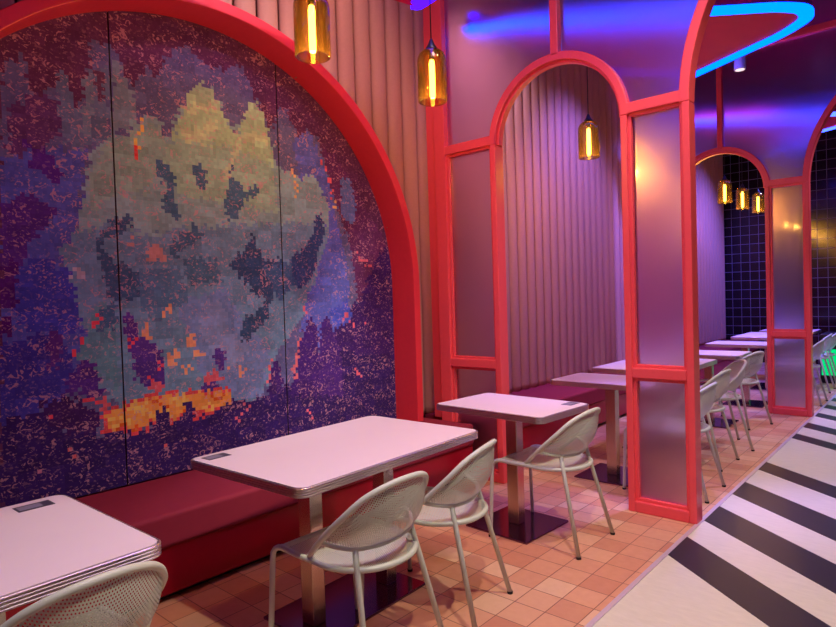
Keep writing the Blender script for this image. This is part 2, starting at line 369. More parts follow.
LAYERS = [
[(96,78,106),[(0.924,2.593),(1.012,2.69),(1.041,2.663),(1.042,2.574),(1.079,2.508),(1.115,2.501),(1.151,2.591),(1.187,2.548),(1.232,2.496),(1.281,2.496),(1.316,2.62),(1.345,2.835),(1.398,2.877),(1.46,2.868),(1.5,2.797),(1.555,2.667),(1.609,2.736),(1.657,2.806),(1.708,2.761),(1.749,2.865),(1.825,2.944),(1.903,2.99),(1.959,2.952),(2.05,2.884),(2.156,2.924),(2.266,2.966),(2.317,2.927),(2.35,2.818),(2.423,2.702),(2.497,2.582),(2.552,2.729),(2.605,2.794),(2.667,2.669),(2.733,2.569),(2.826,2.671),(2.897,2.597),(2.947,2.475),(3.032,2.213),(3.13,1.958),(3.672,1.745),(3.604,0.261),(0.832,0.313)]],
[(94,48,82),[(0.95,2.415),(1.093,2.511),(1.176,2.504),(1.188,2.352),(1.082,2.232),(1.086,2.106),(1.163,1.961),(1.114,1.906),(0.962,1.992),(0.942,2.209)]],
[(100,92,112),[(1.169,2.677),(1.219,2.644),(1.257,2.496),(1.298,2.436),(1.316,2.62),(1.34,2.711),(1.433,2.725),(1.428,2.342),(1.272,2.262),(1.186,2.3)]],
[(110,104,116),[(1.309,2.682),(1.35,2.703),(1.339,2.327),(1.284,2.317)]],
[(120,112,120),[(1.457,2.797),(1.524,2.721),(1.574,2.593),(1.587,2.494),(1.495,2.409),(1.441,2.399)]],
[(96,50,72),[(1.365,2.707),(1.407,2.718),(1.4,2.554),(1.369,2.547)]],
[(84,74,132),[(0.906,2.155),(1.037,2.225),(1.297,2.267),(1.271,1.998),(1.243,1.811),(1.149,1.625),(1.239,1.467),(1.292,1.305),(1.226,1.15),(1.122,0.952),(0.857,0.942)]],
[(84,40,100),[(0.897,1.936),(1.019,1.998),(1.171,1.936),(1.102,1.838),(1.019,1.773),(0.979,1.662),(0.917,1.597),(0.882,1.548)]],
[(78,28,84),[(0.884,1.611),(0.937,1.68),(0.969,1.622),(0.945,1.449),(0.876,1.417)]],
[(78,26,80),[(0.875,1.378),(0.942,1.375),(0.922,1.297),(0.871,1.291)]],
[(84,36,104),[(1.017,2.271),(1.105,2.236),(1.197,2.105),(1.167,2.065),(1.042,2.125)]],
[(66,56,126),[(0.96,1.622),(1.06,1.699),(1.173,1.625),(1.267,1.547),(1.233,1.308),(1.0,1.297),(0.935,1.425)]],
[(62,46,112),[(0.87,1.257),(1.089,1.291),(1.203,1.178),(1.171,0.998),(1.028,0.89),(0.854,0.869)]],
[(92,42,100),[(1.081,1.317),(1.146,1.314),(1.128,1.097),(1.082,1.102)]],
[(92,82,140),[(2.663,2.557),(2.825,2.642),(2.928,2.472),(3.012,2.211),(3.097,1.881),(3.161,1.502),(3.096,1.199),(2.829,1.069),(2.674,1.224),(2.83,1.722),(2.89,2.016),(2.72,2.285)]],
[(96,40,72),[(2.931,2.531),(3.064,2.492),(3.16,2.401),(3.297,2.202),(3.561,1.905),(3.652,1.58),(3.62,0.341),(3.113,0.433),(3.08,0.82),(3.147,1.196),(3.241,1.424),(3.193,1.771),(3.135,2.072),(3.014,2.248)]],
[(58,26,72),[(3.113,1.35),(3.262,1.423),(3.44,1.739),(3.594,1.866),(3.672,1.497),(3.616,0.258),(2.961,0.386),(2.845,0.995)]],
[(98,94,134),[(3.097,2.332),(3.199,2.36),(3.252,2.159),(3.204,2.001),(3.105,2.07)]],
[(74,70,140),[(2.955,1.356),(3.137,1.426),(3.172,1.287),(3.027,1.203)]],
[(134,136,132),[(1.242,1.785),(1.283,2.052),(1.332,2.261),(1.402,2.338),(1.472,2.383),(1.515,2.357),(1.547,2.464),(1.599,2.497),(1.657,2.52),(1.716,2.508),(1.748,2.421),(1.772,2.408),(1.842,2.593),(1.89,2.693),(1.952,2.762),(2.006,2.793),(2.059,2.763),(2.124,2.665),(2.204,2.535),(2.242,2.581),(2.299,2.689),(2.363,2.755),(2.407,2.712),(2.465,2.59),(2.494,2.514),(2.528,2.363),(2.585,2.337),(2.654,2.361),(2.738,2.287),(2.831,2.356),(2.918,2.237),(2.988,2.097),(2.93,1.872),(2.775,1.506),(2.588,1.229),(2.259,1.051),(1.779,1.097),(1.333,1.303),(1.266,1.52)]],
[(108,114,130),[(1.144,1.728),(1.254,1.827),(1.409,1.875),(1.629,1.833),(1.812,1.874),(2.149,1.927),(2.536,1.975),(2.869,1.978),(2.982,1.949),(2.855,1.65),(2.677,1.295),(2.455,1.032),(2.341,0.809),(2.065,0.784),(1.421,0.881),(1.297,1.035),(1.252,1.307),(1.217,1.52)]],
[(112,108,136),[(1.763,1.456),(2.096,1.512),(2.268,1.248),(2.417,1.104),(2.341,0.809),(2.066,0.815),(1.905,1.023)]],
[(96,112,118),[(1.319,1.465),(1.432,1.408),(1.414,0.965),(1.324,1.075),(1.225,1.123),(1.25,1.254)]],
[(164,158,122),[(1.854,2.584),(1.897,2.689),(1.952,2.762),(2.006,2.793),(2.059,2.763),(2.123,2.652),(2.19,2.538),(2.246,2.484),(2.151,2.309),(1.962,2.374),(1.832,2.353),(1.769,2.343),(1.812,2.468)]],
[(166,160,124),[(2.232,2.514),(2.299,2.682),(2.363,2.755),(2.415,2.707),(2.48,2.559),(2.505,2.394),(2.445,2.116),(2.306,2.135),(2.209,2.318)]],
[(150,150,128),[(1.648,2.295),(1.834,2.413),(2.206,2.413),(2.487,2.358),(2.522,2.022),(2.228,2.062),(1.82,2.083),(1.702,2.187)]],
[(140,140,124),[(1.35,2.221),(1.396,2.326),(1.471,2.361),(1.655,2.468),(1.726,2.464),(1.757,2.341),(1.639,2.093),(1.414,2.013),(1.319,1.949),(1.303,2.055)]],
[(188,166,126),[(1.881,2.631),(2.075,2.673),(2.074,2.629),(1.88,2.589)]],
[(188,166,126),[(1.856,2.488),(1.994,2.514),(1.99,2.422),(1.853,2.398)]],
[(188,166,126),[(2.01,2.567),(2.078,2.58),(2.075,2.511),(2.007,2.498)]],
[(188,166,126),[(2.247,2.523),(2.464,2.563),(2.462,2.508),(2.245,2.471)]],
[(184,164,130),[(2.119,2.223),(2.167,2.343),(2.278,2.542),(2.308,2.534),(2.195,2.335),(2.147,2.214)]],
[(70,84,104),[(1.646,2.248),(1.695,2.29),(1.741,2.245),(1.8,2.194),(1.777,2.085),(1.816,1.981),(1.789,1.92),(1.73,1.974),(1.695,2.006),(1.734,2.074),(1.714,2.183)]],
[(70,84,104),[(1.904,2.256),(1.973,2.327),(2.008,2.209),(1.978,2.131),(1.926,2.162)]],
[(70,84,104),[(2.127,2.084),(2.18,2.313),(2.205,2.208),(2.277,2.165),(2.37,2.202),(2.367,2.135),(2.259,2.098),(2.208,1.951),(2.123,1.97)]],
[(62,74,96),[(1.42,1.893),(1.509,1.944),(1.54,1.901),(1.438,1.817),(1.375,1.813),(1.35,1.725),(1.422,1.673),(1.486,1.652),(1.561,1.585),(1.57,1.517),(1.489,1.462),(1.392,1.475),(1.348,1.671),(1.321,1.762)]],
[(70,84,104),[(1.759,1.811),(1.916,1.911),(1.972,1.835),(1.807,1.754),(1.742,1.681)]],
[(50,60,84),[(2.125,1.69),(2.184,1.718),(2.276,1.799),(2.309,1.866),(2.352,1.776),(2.427,1.698),(2.526,1.728),(2.571,1.632),(2.483,1.508),(2.448,1.441),(2.323,1.47),(2.208,1.608)]],
[(50,62,84),[(2.416,1.442),(2.483,1.508),(2.395,1.321),(2.264,1.169),(2.189,1.155),(2.21,1.303),(2.318,1.364)]],
[(50,58,90),[(2.699,1.789),(2.81,1.88),(2.854,2.049),(2.892,2.074),(2.943,1.946),(2.861,1.781),(2.837,1.665),(2.722,1.52),(2.568,1.542),(2.591,1.702)]],
[(64,76,104),[(2.378,1.657),(2.608,1.702),(2.653,1.542),(2.513,1.44)]],
[(66,80,100),[(1.327,1.411),(1.423,1.436),(1.429,1.325),(1.333,1.303)]],
[(84,96,116),[(1.563,1.631),(1.802,1.646),(1.858,1.454),(1.667,1.341),(1.553,1.404)]],
[(76,90,108),[(1.817,1.707),(2.034,1.701),(2.078,1.575),(1.861,1.526)]],
[(128,116,140),[(1.889,1.27),(1.963,1.451),(2.092,1.417),(2.107,1.257),(2.263,1.149),(2.184,1.026),(2.008,1.075)]],
[(86,44,104),[(1.463,1.362),(1.53,1.37),(1.537,1.279),(1.602,1.2),(1.66,1.167),(1.684,1.035),(1.593,0.971),(1.509,1.01),(1.488,1.17)]],
[(76,40,98),[(1.514,1.122),(1.601,1.16),(1.687,1.106),(1.681,0.959),(1.535,0.961)]],
[(78,42,100),[(2.004,1.138),(2.073,1.132),(2.068,1.018),(1.999,1.026)]],
[(78,42,100),[(1.914,0.936),(2.022,0.923),(2.02,0.872),(1.912,0.887)]],
[(206,150,152),[(1.609,1.781),(1.686,1.784),(1.681,1.685),(1.605,1.683)]],
[(206,150,152),[(1.497,1.803),(1.542,1.806),(1.54,1.766),(1.496,1.764)]],
[(206,150,152),[(1.684,1.749),(1.72,1.751),(1.718,1.704),(1.682,1.703)]],
[(180,140,140),[(1.197,1.625),(1.265,1.626),(1.264,1.594),(1.196,1.594)]],
[(180,140,140),[(1.208,1.667),(1.238,1.668),(1.236,1.626),(1.207,1.625)]],
[(238,160,128),[(1.83,1.249),(1.881,1.246),(1.878,1.173),(1.827,1.177)]],
[(238,160,128),[(1.877,1.149),(1.943,1.143),(1.941,1.106),(1.876,1.112)]],
[(238,160,128),[(1.7,1.416),(1.743,1.415),(1.741,1.373),(1.699,1.375)]],
[(238,160,128),[(1.681,1.387),(1.711,1.386),(1.71,1.357),(1.68,1.358)]],
[(238,160,128),[(1.566,1.3),(1.601,1.298),(1.598,1.235),(1.564,1.238)]],
[(238,160,128),[(1.585,1.345),(1.608,1.344),(1.607,1.298),(1.583,1.299)]],
[(238,160,128),[(1.701,1.14),(1.756,1.135),(1.755,1.105),(1.7,1.11)]],
[(238,160,128),[(1.718,1.109),(1.761,1.105),(1.759,1.069),(1.716,1.073)]],
[(238,160,128),[(1.784,1.054),(1.853,1.047),(1.853,1.029),(1.783,1.037)]],
[(238,160,128),[(2.175,1.007),(2.227,1.002),(2.224,0.937),(2.173,0.943)]],
[(238,160,128),[(2.097,1.028),(2.132,1.025),(2.132,1.005),(2.096,1.009)]],
[(238,160,128),[(1.835,1.225),(1.867,1.223),(1.865,1.162),(1.833,1.164)]],
[(238,160,128),[(1.756,1.147),(1.781,1.145),(1.78,1.115),(1.755,1.117)]],
[(232,80,104),[(1.311,1.39),(1.337,1.389),(1.335,1.351),(1.31,1.353)]],
[(232,80,104),[(1.289,1.348),(1.314,1.347),(1.313,1.304),(1.287,1.305)]],
[(232,80,104),[(1.272,1.29),(1.287,1.289),(1.286,1.262),(1.271,1.263)]],
[(232,80,104),[(1.23,1.25),(1.25,1.249),(1.249,1.222),(1.229,1.224)]],
[(232,80,104),[(1.204,1.205),(1.228,1.203),(1.227,1.166),(1.203,1.168)]],
[(232,80,104),[(1.491,1.237),(1.513,1.236),(1.512,1.207),(1.489,1.209)]],
[(232,80,104),[(1.519,1.258),(1.536,1.257),(1.535,1.234),(1.518,1.235)]],
[(232,80,104),[(1.645,1.086),(1.674,1.083),(1.673,1.048),(1.643,1.052)]],
[(232,80,104),[(1.573,1.036),(1.607,1.032),(1.606,0.998),(1.571,1.002)]],
[(232,80,104),[(1.183,1.044),(1.222,1.039),(1.221,1.023),(1.182,1.028)]],
[(232,80,104),[(1.216,1.018),(1.245,1.015),(1.244,0.977),(1.214,0.981)]],
[(232,80,104),[(1.243,0.961),(1.278,0.957),(1.277,0.93),(1.242,0.935)]],
[(232,80,104),[(1.259,0.975),(1.279,0.973),(1.278,0.951),(1.258,0.954)]],
[(232,80,104),[(1.277,0.93),(1.318,0.924),(1.317,0.908),(1.276,0.914)]],
[(232,80,104),[(1.042,0.923),(1.065,0.92),(1.063,0.874),(1.041,0.877)]],
[(232,80,104),[(1.063,0.879),(1.082,0.876),(1.08,0.84),(1.062,0.843)]],
[(232,80,104),[(1.127,0.837),(1.155,0.832),(1.154,0.801),(1.126,0.806)]],
[(232,80,104),[(1.145,0.808),(1.164,0.804),(1.162,0.768),(1.143,0.771)]],
[(232,80,104),[(1.162,0.768),(1.186,0.763),(1.184,0.721),(1.16,0.726)]],
[(232,80,104),[(1.18,0.722),(1.204,0.718),(1.202,0.675),(1.178,0.68)]],
[(232,80,104),[(1.301,1.029),(1.327,1.026),(1.326,1.01),(1.301,1.013)]],
[(224,104,120),[(1.323,0.934),(1.386,0.925),(1.383,0.87),(1.321,0.88)]],
[(224,104,120),[(1.575,0.956),(1.663,0.944),(1.661,0.915),(1.574,0.927)]],
[(224,104,120),[(1.605,0.975),(1.675,0.966),(1.674,0.943),(1.604,0.952)]],
[(224,104,120),[(1.937,1.008),(2.053,0.995),(2.05,0.932),(1.935,0.946)]],
[(224,104,120),[(1.201,0.776),(1.265,0.765),(1.265,0.749),(1.201,0.761)]],
[(224,104,120),[(1.27,0.748),(1.325,0.737),(1.325,0.721),(1.269,0.732)]],
[(224,104,120),[(1.325,0.726),(1.361,0.72),(1.361,0.703),(1.324,0.71)]],
[(226,170,140),[(1.31,0.871),(1.326,0.868),(1.324,0.83),(1.309,0.833)]],
[(226,170,140),[(1.361,0.709),(1.392,0.703),(1.392,0.692),(1.36,0.698)]],
[(226,170,140),[(1.42,0.708),(1.457,0.701),(1.457,0.679),(1.419,0.686)]],
[(226,170,140),[(1.499,0.642),(1.539,0.634),(1.538,0.617),(1.499,0.625)]],
[(226,170,140),[(1.567,0.623),(1.625,0.611),(1.624,0.594),(1.566,0.606)]],
[(226,84,92),[(1.314,0.827),(1.421,0.881),(1.533,0.904),(1.649,0.917),(1.9,0.901),(2.105,0.88),(2.108,0.784),(2.0,0.737),(1.582,0.712),(1.331,0.747)]],
[(240,158,88),[(1.334,0.823),(1.42,0.853),(1.532,0.893),(1.648,0.888),(1.758,0.896),(1.898,0.877),(2.104,0.861),(2.101,0.797),(1.988,0.764),(1.895,0.785),(1.584,0.747),(1.342,0.762)]],
[(244,190,110),[(1.465,0.88),(1.588,0.861),(1.587,0.816),(1.463,0.835)]],
[(244,190,110),[(1.587,0.816),(1.717,0.795),(1.715,0.759),(1.585,0.781)]],
[(244,190,110),[(1.896,0.815),(1.989,0.801),(1.988,0.77),(1.895,0.785)]],
[(244,190,110),[(1.354,0.809),(1.472,0.789),(1.471,0.766),(1.354,0.787)]],
[(244,190,110),[(1.721,0.889),(1.808,0.877),(1.806,0.829),(1.719,0.842)]],
[(214,96,40),[(1.374,0.772),(1.526,0.745),(1.526,0.728),(1.373,0.756)]],
[(214,96,40),[(1.767,0.811),(1.895,0.791),(1.894,0.766),(1.766,0.787)]],
[(214,96,40),[(1.589,0.873),(1.707,0.855),(1.706,0.838),(1.588,0.856)]],
[(214,96,40),[(1.978,0.853),(2.075,0.84),(2.074,0.82),(1.977,0.834)]],
[(50,26,70),[(0.854,0.869),(1.007,0.929),(1.049,0.861),(1.116,0.797),(1.186,0.774),(1.31,0.74),(1.582,0.701),(1.613,0.753),(1.645,0.818),(1.681,0.812),(1.703,0.75),(1.763,0.709),(1.794,0.843),(1.845,0.835),(1.866,0.734),(1.994,0.738),(2.116,0.808),(2.34,0.789),(2.405,0.82),(2.659,0.871),(3.04,1.052),(3.646,0.918),(3.616,0.258),(1.807,0.246),(0.828,0.217)]],
[(60,26,66),[(1.007,0.929),(1.122,0.963),(1.218,0.938),(1.315,0.87),(1.311,0.751),(1.162,0.768)]],
[(78,36,96),[(1.131,0.951),(1.175,1.092),(1.246,1.159),(1.295,1.132),(1.322,1.032),(1.34,0.964),(1.292,0.928),(1.219,0.981)]],
[(64,30,78),[(2.388,0.796),(2.418,0.927),(2.455,1.032),(2.493,0.974),(2.519,0.805)]],
[(66,30,82),[(2.568,0.77),(2.626,0.931),(2.672,1.167),(2.747,1.277),(2.794,1.304),(2.836,1.214),(2.822,0.91),(2.927,0.72)]],
[(70,32,86),[(2.854,1.199),(2.915,1.298),(2.969,1.236),(3.04,1.052),(3.074,0.699),(2.815,0.736)]],
[(226,120,130),[(2.387,0.958),(2.411,0.955),(2.408,0.888),(2.384,0.891)]],
[(226,120,130),[(2.406,1.023),(2.43,1.021),(2.427,0.953),(2.403,0.956)]],
[(226,120,130),[(2.423,1.049),(2.447,1.047),(2.446,1.013),(2.421,1.015)]],
[(226,120,130),[(2.604,1.004),(2.629,1.001),(2.625,0.903),(2.599,0.906)]],
[(226,120,130),[(2.624,1.086),(2.65,1.084),(2.647,1.0),(2.621,1.002)]],
[(226,120,130),[(2.644,1.141),(2.662,1.14),(2.659,1.083),(2.642,1.085)]],
[(226,110,130),[(3.091,1.313),(3.132,1.312),(3.131,1.289),(3.09,1.291)]],
[(226,110,130),[(3.131,1.281),(3.161,1.28),(3.16,1.257),(3.13,1.258)]],
[(226,110,130),[(3.16,1.249),(3.191,1.248),(3.19,1.224),(3.159,1.226)]],
[(226,110,130),[(3.308,1.25),(3.329,1.249),(3.328,1.225),(3.307,1.226)]],
[(226,110,130),[(2.716,1.371),(2.733,1.37),(2.732,1.342),(2.714,1.343)]],
[(226,110,130),[(3.196,0.884),(3.217,0.882),(3.215,0.851),(3.194,0.853)]],
[(226,110,130),[(3.215,0.843),(3.246,0.839),(3.245,0.808),(3.213,0.812)]],
[(226,110,130),[(3.236,1.787),(3.268,1.789),(3.267,1.773),(3.235,1.772)]],
[(226,110,130),[(3.277,1.758),(3.309,1.759),(3.308,1.735),(3.276,1.734)]],
[(226,110,130),[(3.318,1.728),(3.362,1.729),(3.361,1.713),(3.318,1.712)]],
[(226,110,130),[(3.361,1.705),(3.405,1.706),(3.403,1.674),(3.359,1.674)]],
[(226,110,130),[(2.173,0.787),(2.218,0.78),(2.217,0.761),(2.173,0.767)]],
[(226,110,130),[(2.217,0.761),(2.247,0.756),(2.245,0.73),(2.216,0.735)]],
[(226,110,130),[(2.14,0.701),(2.184,0.694),(2.183,0.674),(2.14,0.682)]],
[(226,110,130),[(2.703,0.666),(2.738,0.66),(2.737,0.631),(2.701,0.637)]],
[(226,110,130),[(2.754,0.6),(2.79,0.594),(2.789,0.565),(2.753,0.571)]],
[(228,112,120),[(1.162,0.647),(1.181,0.643),(1.18,0.606),(1.16,0.61)]],
[(228,112,120),[(1.159,0.695),(1.178,0.691),(1.177,0.665),(1.158,0.669)]],
[(228,112,120),[(1.656,0.652),(1.674,0.648),(1.673,0.613),(1.655,0.617)]],
[(196,96,110),[(0.999,0.616),(1.021,0.611),(1.019,0.571),(0.997,0.576)]],
[(196,96,110),[(1.186,0.753),(1.21,0.748),(1.208,0.711),(1.184,0.716)]],
[(246,190,112),[(1.592,2.473),(1.609,2.476),(1.606,2.396),(1.589,2.393)]],
[(246,190,112),[(1.604,2.486),(1.627,2.491),(1.626,2.468),(1.603,2.463)]],
[(246,190,112),[(1.622,2.501),(1.645,2.506),(1.644,2.489),(1.621,2.484)]],
[(246,190,112),[(1.639,2.51),(1.663,2.515),(1.662,2.504),(1.639,2.499)]],
[(246,190,112),[(1.577,2.391),(1.594,2.394),(1.591,2.314),(1.574,2.311)]],
[(244,190,128),[(2.662,2.348),(2.679,2.35),(2.676,2.28),(2.659,2.278)]],
[(244,190,128),[(2.676,2.273),(2.694,2.275),(2.689,2.176),(2.672,2.174)]],
[(244,190,128),[(3.03,2.175),(3.05,2.177),(3.047,2.117),(3.028,2.116)]],
[(242,80,80),[(1.558,2.32),(1.58,2.324),(1.578,2.261),(1.555,2.258)]],
[(242,80,80),[(1.542,2.345),(1.564,2.349),(1.563,2.327),(1.541,2.323)]],
[(236,110,124),[(2.928,2.472),(2.947,2.475),(2.945,2.431),(2.926,2.428)]],
[(236,110,124),[(2.954,2.402),(2.973,2.405),(2.971,2.361),(2.952,2.358)]],
[(236,110,124),[(2.979,2.318),(2.998,2.32),(2.996,2.275),(2.977,2.273)]],
[(236,110,124),[(3.004,2.247),(3.024,2.249),(3.022,2.204),(3.002,2.202)]]]
def inpoly(y, z, P):
    c = False; j = len(P)-1
    for i in range(len(P)):
        if (P[i][1] > z) != (P[j][1] > z) and y < (P[j][0]-P[i][0])*(z-P[i][1])/(P[j][1]-P[i][1])+P[i][0]: c = not c
        j = i
    return c
for L in LAYERS:
    P = L[1]; L.append((min(p[0] for p in P), max(p[0] for p in P), min(p[1] for p in P), max(p[1] for p in P)))
CELL = .0205
def hsh(a, b, s=0):
    v = math.sin(a*12.9898+b*78.233+s*37.719)*43758.5453
    return v-math.floor(v)
def pixel(iy, iz):
    y = (iy+.5)*CELL; z = (iz+.5)*CELL
    jy = y+(hsh(iy//2, iz, 1)-.5)*.03; jz = z+(hsh(iy, iz//2, 2)-.5)*.045
    col = (92, 42, 66)
    for c, P, bb in LAYERS:
        if bb[0] <= jy <= bb[1] and bb[2] <= jz <= bb[3] and inpoly(jy, jz, P): col = c
    big = hsh(iy//5, iz//3, 4)-.5; f = 1+.10*(hsh(iy, iz, 3)-.5)+.14*big
    warm = col[0]-col[2] > 45 and col[0] > 198
    m = sum(col)/3; kg, kb = (1.1, 1.05) if warm else (1.30, 1.38)
    col = [255*(v/255)**(1 if warm else .91) for v in col]; m = sum(col)/3
    col = [m+(v-m)*1.12 for v in col]
    return (min(255, max(0, col[0]*f*1.02)), min(255, max(0, col[1]*f*kg)), min(255, max(0, col[2]*f*kb)))
SEAMS = [(CY-RI-.02, 1.44), (1.448, 2.54), (2.548, CY+RI+.02)]
for k, (a, b) in enumerate(SEAMS):
    mb = MB(); cl = mb.bm.loops.layers.float_color.new('pixels')
    i0, i1 = math.floor(a/CELL), math.ceil(b/CELL); j0, j1 = math.floor(.43/CELL), math.ceil((CZ+RI+.03)/CELL)
    V = {}
    def vert(i, j):
        if (i, j) not in V: V[i, j] = mb.bm.verts.new((XM, min(max(i*CELL, a), b), max(j*CELL, .43)))
        return V[i, j]
    for i in range(i0, i1):
        for j in range(j0, j1):
            if math.hypot((i+.5)*CELL-CY, max(0, (j+.5)*CELL-CZ)) > RI+.03: continue
            f = mb.face([vert(i, j), vert(i+1, j), vert(i+1, j+1), vert(i, j+1)])
            c = (*lin(pixel(i, j)), 1)
            for l in f.loops: l[cl] = c
    o = mb.build('mural', [M['mural'], M['backing']], clean=False)
    md = o.modifiers.new('depth', 'SOLIDIFY'); md.thickness = .03; md.offset = -1; md.material_offset = 1; md.material_offset_rim = 1
    tag(o, ['left panel of the pixel mural, purple and maroon beside the left dark seam',
            'middle panel of the pixel mural with pale green peaks and orange glow',
            'right panel of the pixel mural, dark purple next to the red arch side'][k], 'mural', 'woven pixel mural panels')

# ------------------------------------------------------------------ benches
def bench(y0, y1, label):
    t = thing('bench', label, 'bench', (0, (y0+y1)/2, 0), 0, 'red wall benches'); h = (y1-y0)/2
    MB().box(.29, .915, -h, h, .035, .265).build('base_panel', M['panel_red'], t, .004)
    MB().box(.35, .86, -h, h, 0, .035).build('plinth', M['black'], t)
    MB().box(.29, .935, -h, h, .266, .43).build('seat_cushion', M['seat_red'], t, .022, 4)
    return t
bench(-1.6, 3.82, 'long maroon wall bench under the pixel mural')
bench(3.96, 7.75, 'magenta-lit maroon bench along the wall behind the nearer glass arch')
bench(7.88, YB-.05, 'far maroon bench beyond the second glass arch')

# ------------------------------------------------------------------ arched glass screens
ZU, ZL, AC, AZ, AR = 2.555, .869, 1.67, 2.55, .48
BC, BR = 3.895, 1.32      # aisle arch centre x and inner radius
TOP = 4.2; D = .11
def screen(y, label):
    t = thing('arched_glass_screen', label, 'partition', (1.67, y, 0), 0, 'red arched glass partitions')
    def X(v): return v-1.67
    def off(pl): return [(X(px), pz) for px, pz in pl]
    f = MB()
    bx = lambda x0, x1, z0, z1, d0=0, d1=D: f.box(X(x0), X(x1), d0, d1, z0, z1)
    bx(.60, .71, 0, TOP)                                   # left outer post
    bx(1.143, 1.19, 0, AZ)
    bx(2.15, 2.194, 0, AZ)
    bx(2.53, XS, 0, AZ)
    for x0, x1 in ((.71, 1.143), (2.194, 2.53)):
        bx(x0, x1, 0, .07); bx(x0, x1, ZL, .935); bx(x0, x1, ZU, 2.625)
    bx(1.665, 1.725, AZ+AR+.035, TOP)
    bx(.71, 5.2, TOP-.07, TOP)
    bx(BC*2-XS, BC*2-XS+.06, 0, AZ)
    f.strip(off(arc(AC, AZ, AR, 180, 0, 48)), off(arc(AC, AZ, AR+.055, 180, 0, 48)), 'y', 0, D)
    f.strip(off(arc(BC, AZ, BR, 180, 0, 64)), off(arc(BC, AZ, BR+.06, 180, 0, 64)), 'y', 0, D)
    f.build('frame', M['red'], t, .006)
    bd = MB()                                              # glazing beads, set back
    def bead(x0, x1, z0, z1, w=.02):
        for q in ((x0, x0+w, z0, z1), (x1-w, x1, z0, z1), (x0+w, x1-w, z0, z0+w), (x0+w, x1-w, z1-w, z1)):
            bd.box(X(q[0]), X(q[1]), .022, D-.022, q[2], q[3])
    for x0, x1 in ((.71, 1.143), (2.194, 2.53)):
        bead(x0-.004, x1+.004, .066, ZL+.004, .024); bead(x0-.004, x1+.004, .931, ZU+.004, .024)
    bd.strip(off(arc(AC, AZ, AR-.016, 180, 0, 48)), off(arc(AC, AZ, AR, 180, 0, 48)), 'y', .03, D-.03)
    bd.build('glazing_bead', M['red'], t, .003)
    p = (D/2-.005, D/2+.005)
    for x0, x1 in ((.71, 1.143), (2.194, 2.53)):
        for z0, z1 in ((.07, ZL), (.935, ZU)):
            MB().box(X(x0)+.005, X(x1)-.005, *p, z0+.005, z1-.005).build('glass_pane', M['glass'], t)
    ro = AR+.05
    a1 = math.degrees(math.acos(-.02/ro)); a0 = 180-math.degrees(math.asin((2.62-AZ)/ro))
    left = [(.705, 2.62), (.705, TOP-.06), (1.67, TOP-.06)] + arc(AC, AZ, ro, 90, a0, 24)
    MB().prism(off(left), 'y', *p).build('glass_pane', M['glass'], t)
    rb = BR+.055; b0 = 180-math.degrees(math.asin((2.62-AZ)/rb))
    right = [(1.72, TOP-.06)] + arc(AC, AZ, ro, 84, 180-a0, 24) + arc(BC, AZ, rb, b0, 92, 30) + [(BC-.04, TOP-.06)]
    MB().prism(off(right), 'y', *p).build('glass_pane', M['glass'], t)
    return t
scr = screen(3.83, 'nearer red arched partition with frosted glass panels beside the small table')
farther = dup(scr, 'farther red arched partition with frosted glass, seen past the nearer one', (1.67, 7.76, 0))

MB().box(.50-1.67, .598-1.67, .03, D, .435, TOP).build('pilaster', M['red'], scr, .005)     # only the nearer one meets the wall padding

# ------------------------------------------------------------------ tables
def table(L, sticker, label, loc, rz, group=None, W=.76):
    """origin on the floor under the centre; long side along y"""
    t = thing('table', label, 'table', loc, rz, group)
    out = rrect(-W/2, W/2, -L/2, L/2, .045, 7)
    MB().prism(rrect(-W/2+.006, W/2-.006, -L/2+.006, L/2-.006, .04, 7), 'z', .712, .7505).build('tabletop', M['laminate'], t)
    b = MB(); n = len(out)                                   # ribbed metal edge
    prof = [(0, .7495)]
    for k in range(4):
        z = .7495-k*.0095; prof += [(.0, z-.001), (.003, z-.003), (.003, z-.007), (.0, z-.0088)]
    prof += [(-.02, .7105), (-.02, .7495)]
    rings = []
    for dx, z in prof:
        rings.append([b.bm.verts.new((x*(1+dx/(W/2)), y*(1+dx/(L/2)), z)) for x, y in out])
    for A, B in zip(rings, rings[1:]):
        for i in range(n): b.face([A[i], A[(i+1) % n], B[(i+1) % n], B[i]])
    b.build('edge_band', M['chrome'], t)
    legs = (-.235, .235) if L > .8 else (0,)
    for ly in legs:
        MB().box(-.02, .06, ly-.035, ly+.035, .012, .71).build('post', M['steel'], t, .004)
        MB().box(-.2, .2, ly-.03, ly+.03, .69, .711).build('bracket', M['black'], t)
    hl, hr = (.345, .19) if L > .8 else (.23, .25)
    MB().box(-.2, hr, -hl, hl, 0, .012).build('base_plate', M['plate'], t, .003)
    if sticker:
        sx, sy = sticker
        st = MB().box(sx-.034, sx+.034, sy-.055, sy+.055, .7505, .7515).build('sticker', M['sticker'], t); st['label'] = 'dark printed sticker'
        MB().box(sx-.022, sx+.022, sy-.048, sy+.022, .7515, .7519).build('print', M['sticker_print'], st)
    return t
g = 'white bench tables'
table(1.155, (-.30, .46), 'nearest white table at the left edge with chrome edge', (1.34+.36, .215, 0), .02, g)
table(1.155, (-.31, -.48), 'long white table in front of the mural with two chairs', (1.60, 1.895, 0), .034, g)
table(.55, (.30, .20), 'small square white table beside the nearer red glass partition', (1.68, 3.20, 0), -.05, g, .79)
table(.53, None, 'small white table just behind the nearer glass partition', (1.73, 4.52, 0), 0, g)
table(1.155, None, 'long white table in the middle of the second bay', (1.66, 5.70, 0), 0, g)
table(.56, None, 'small white table just before the farther glass partition', (1.75, 6.92, 0), 0, g)
table(.53, None, 'violet-lit small table just past the farther partition', (1.78, 8.30, 0), 0, g)
table(1.155, None, 'violet-lit long table near the black tiled wall', (1.76, 9.85, 0), 0, g)
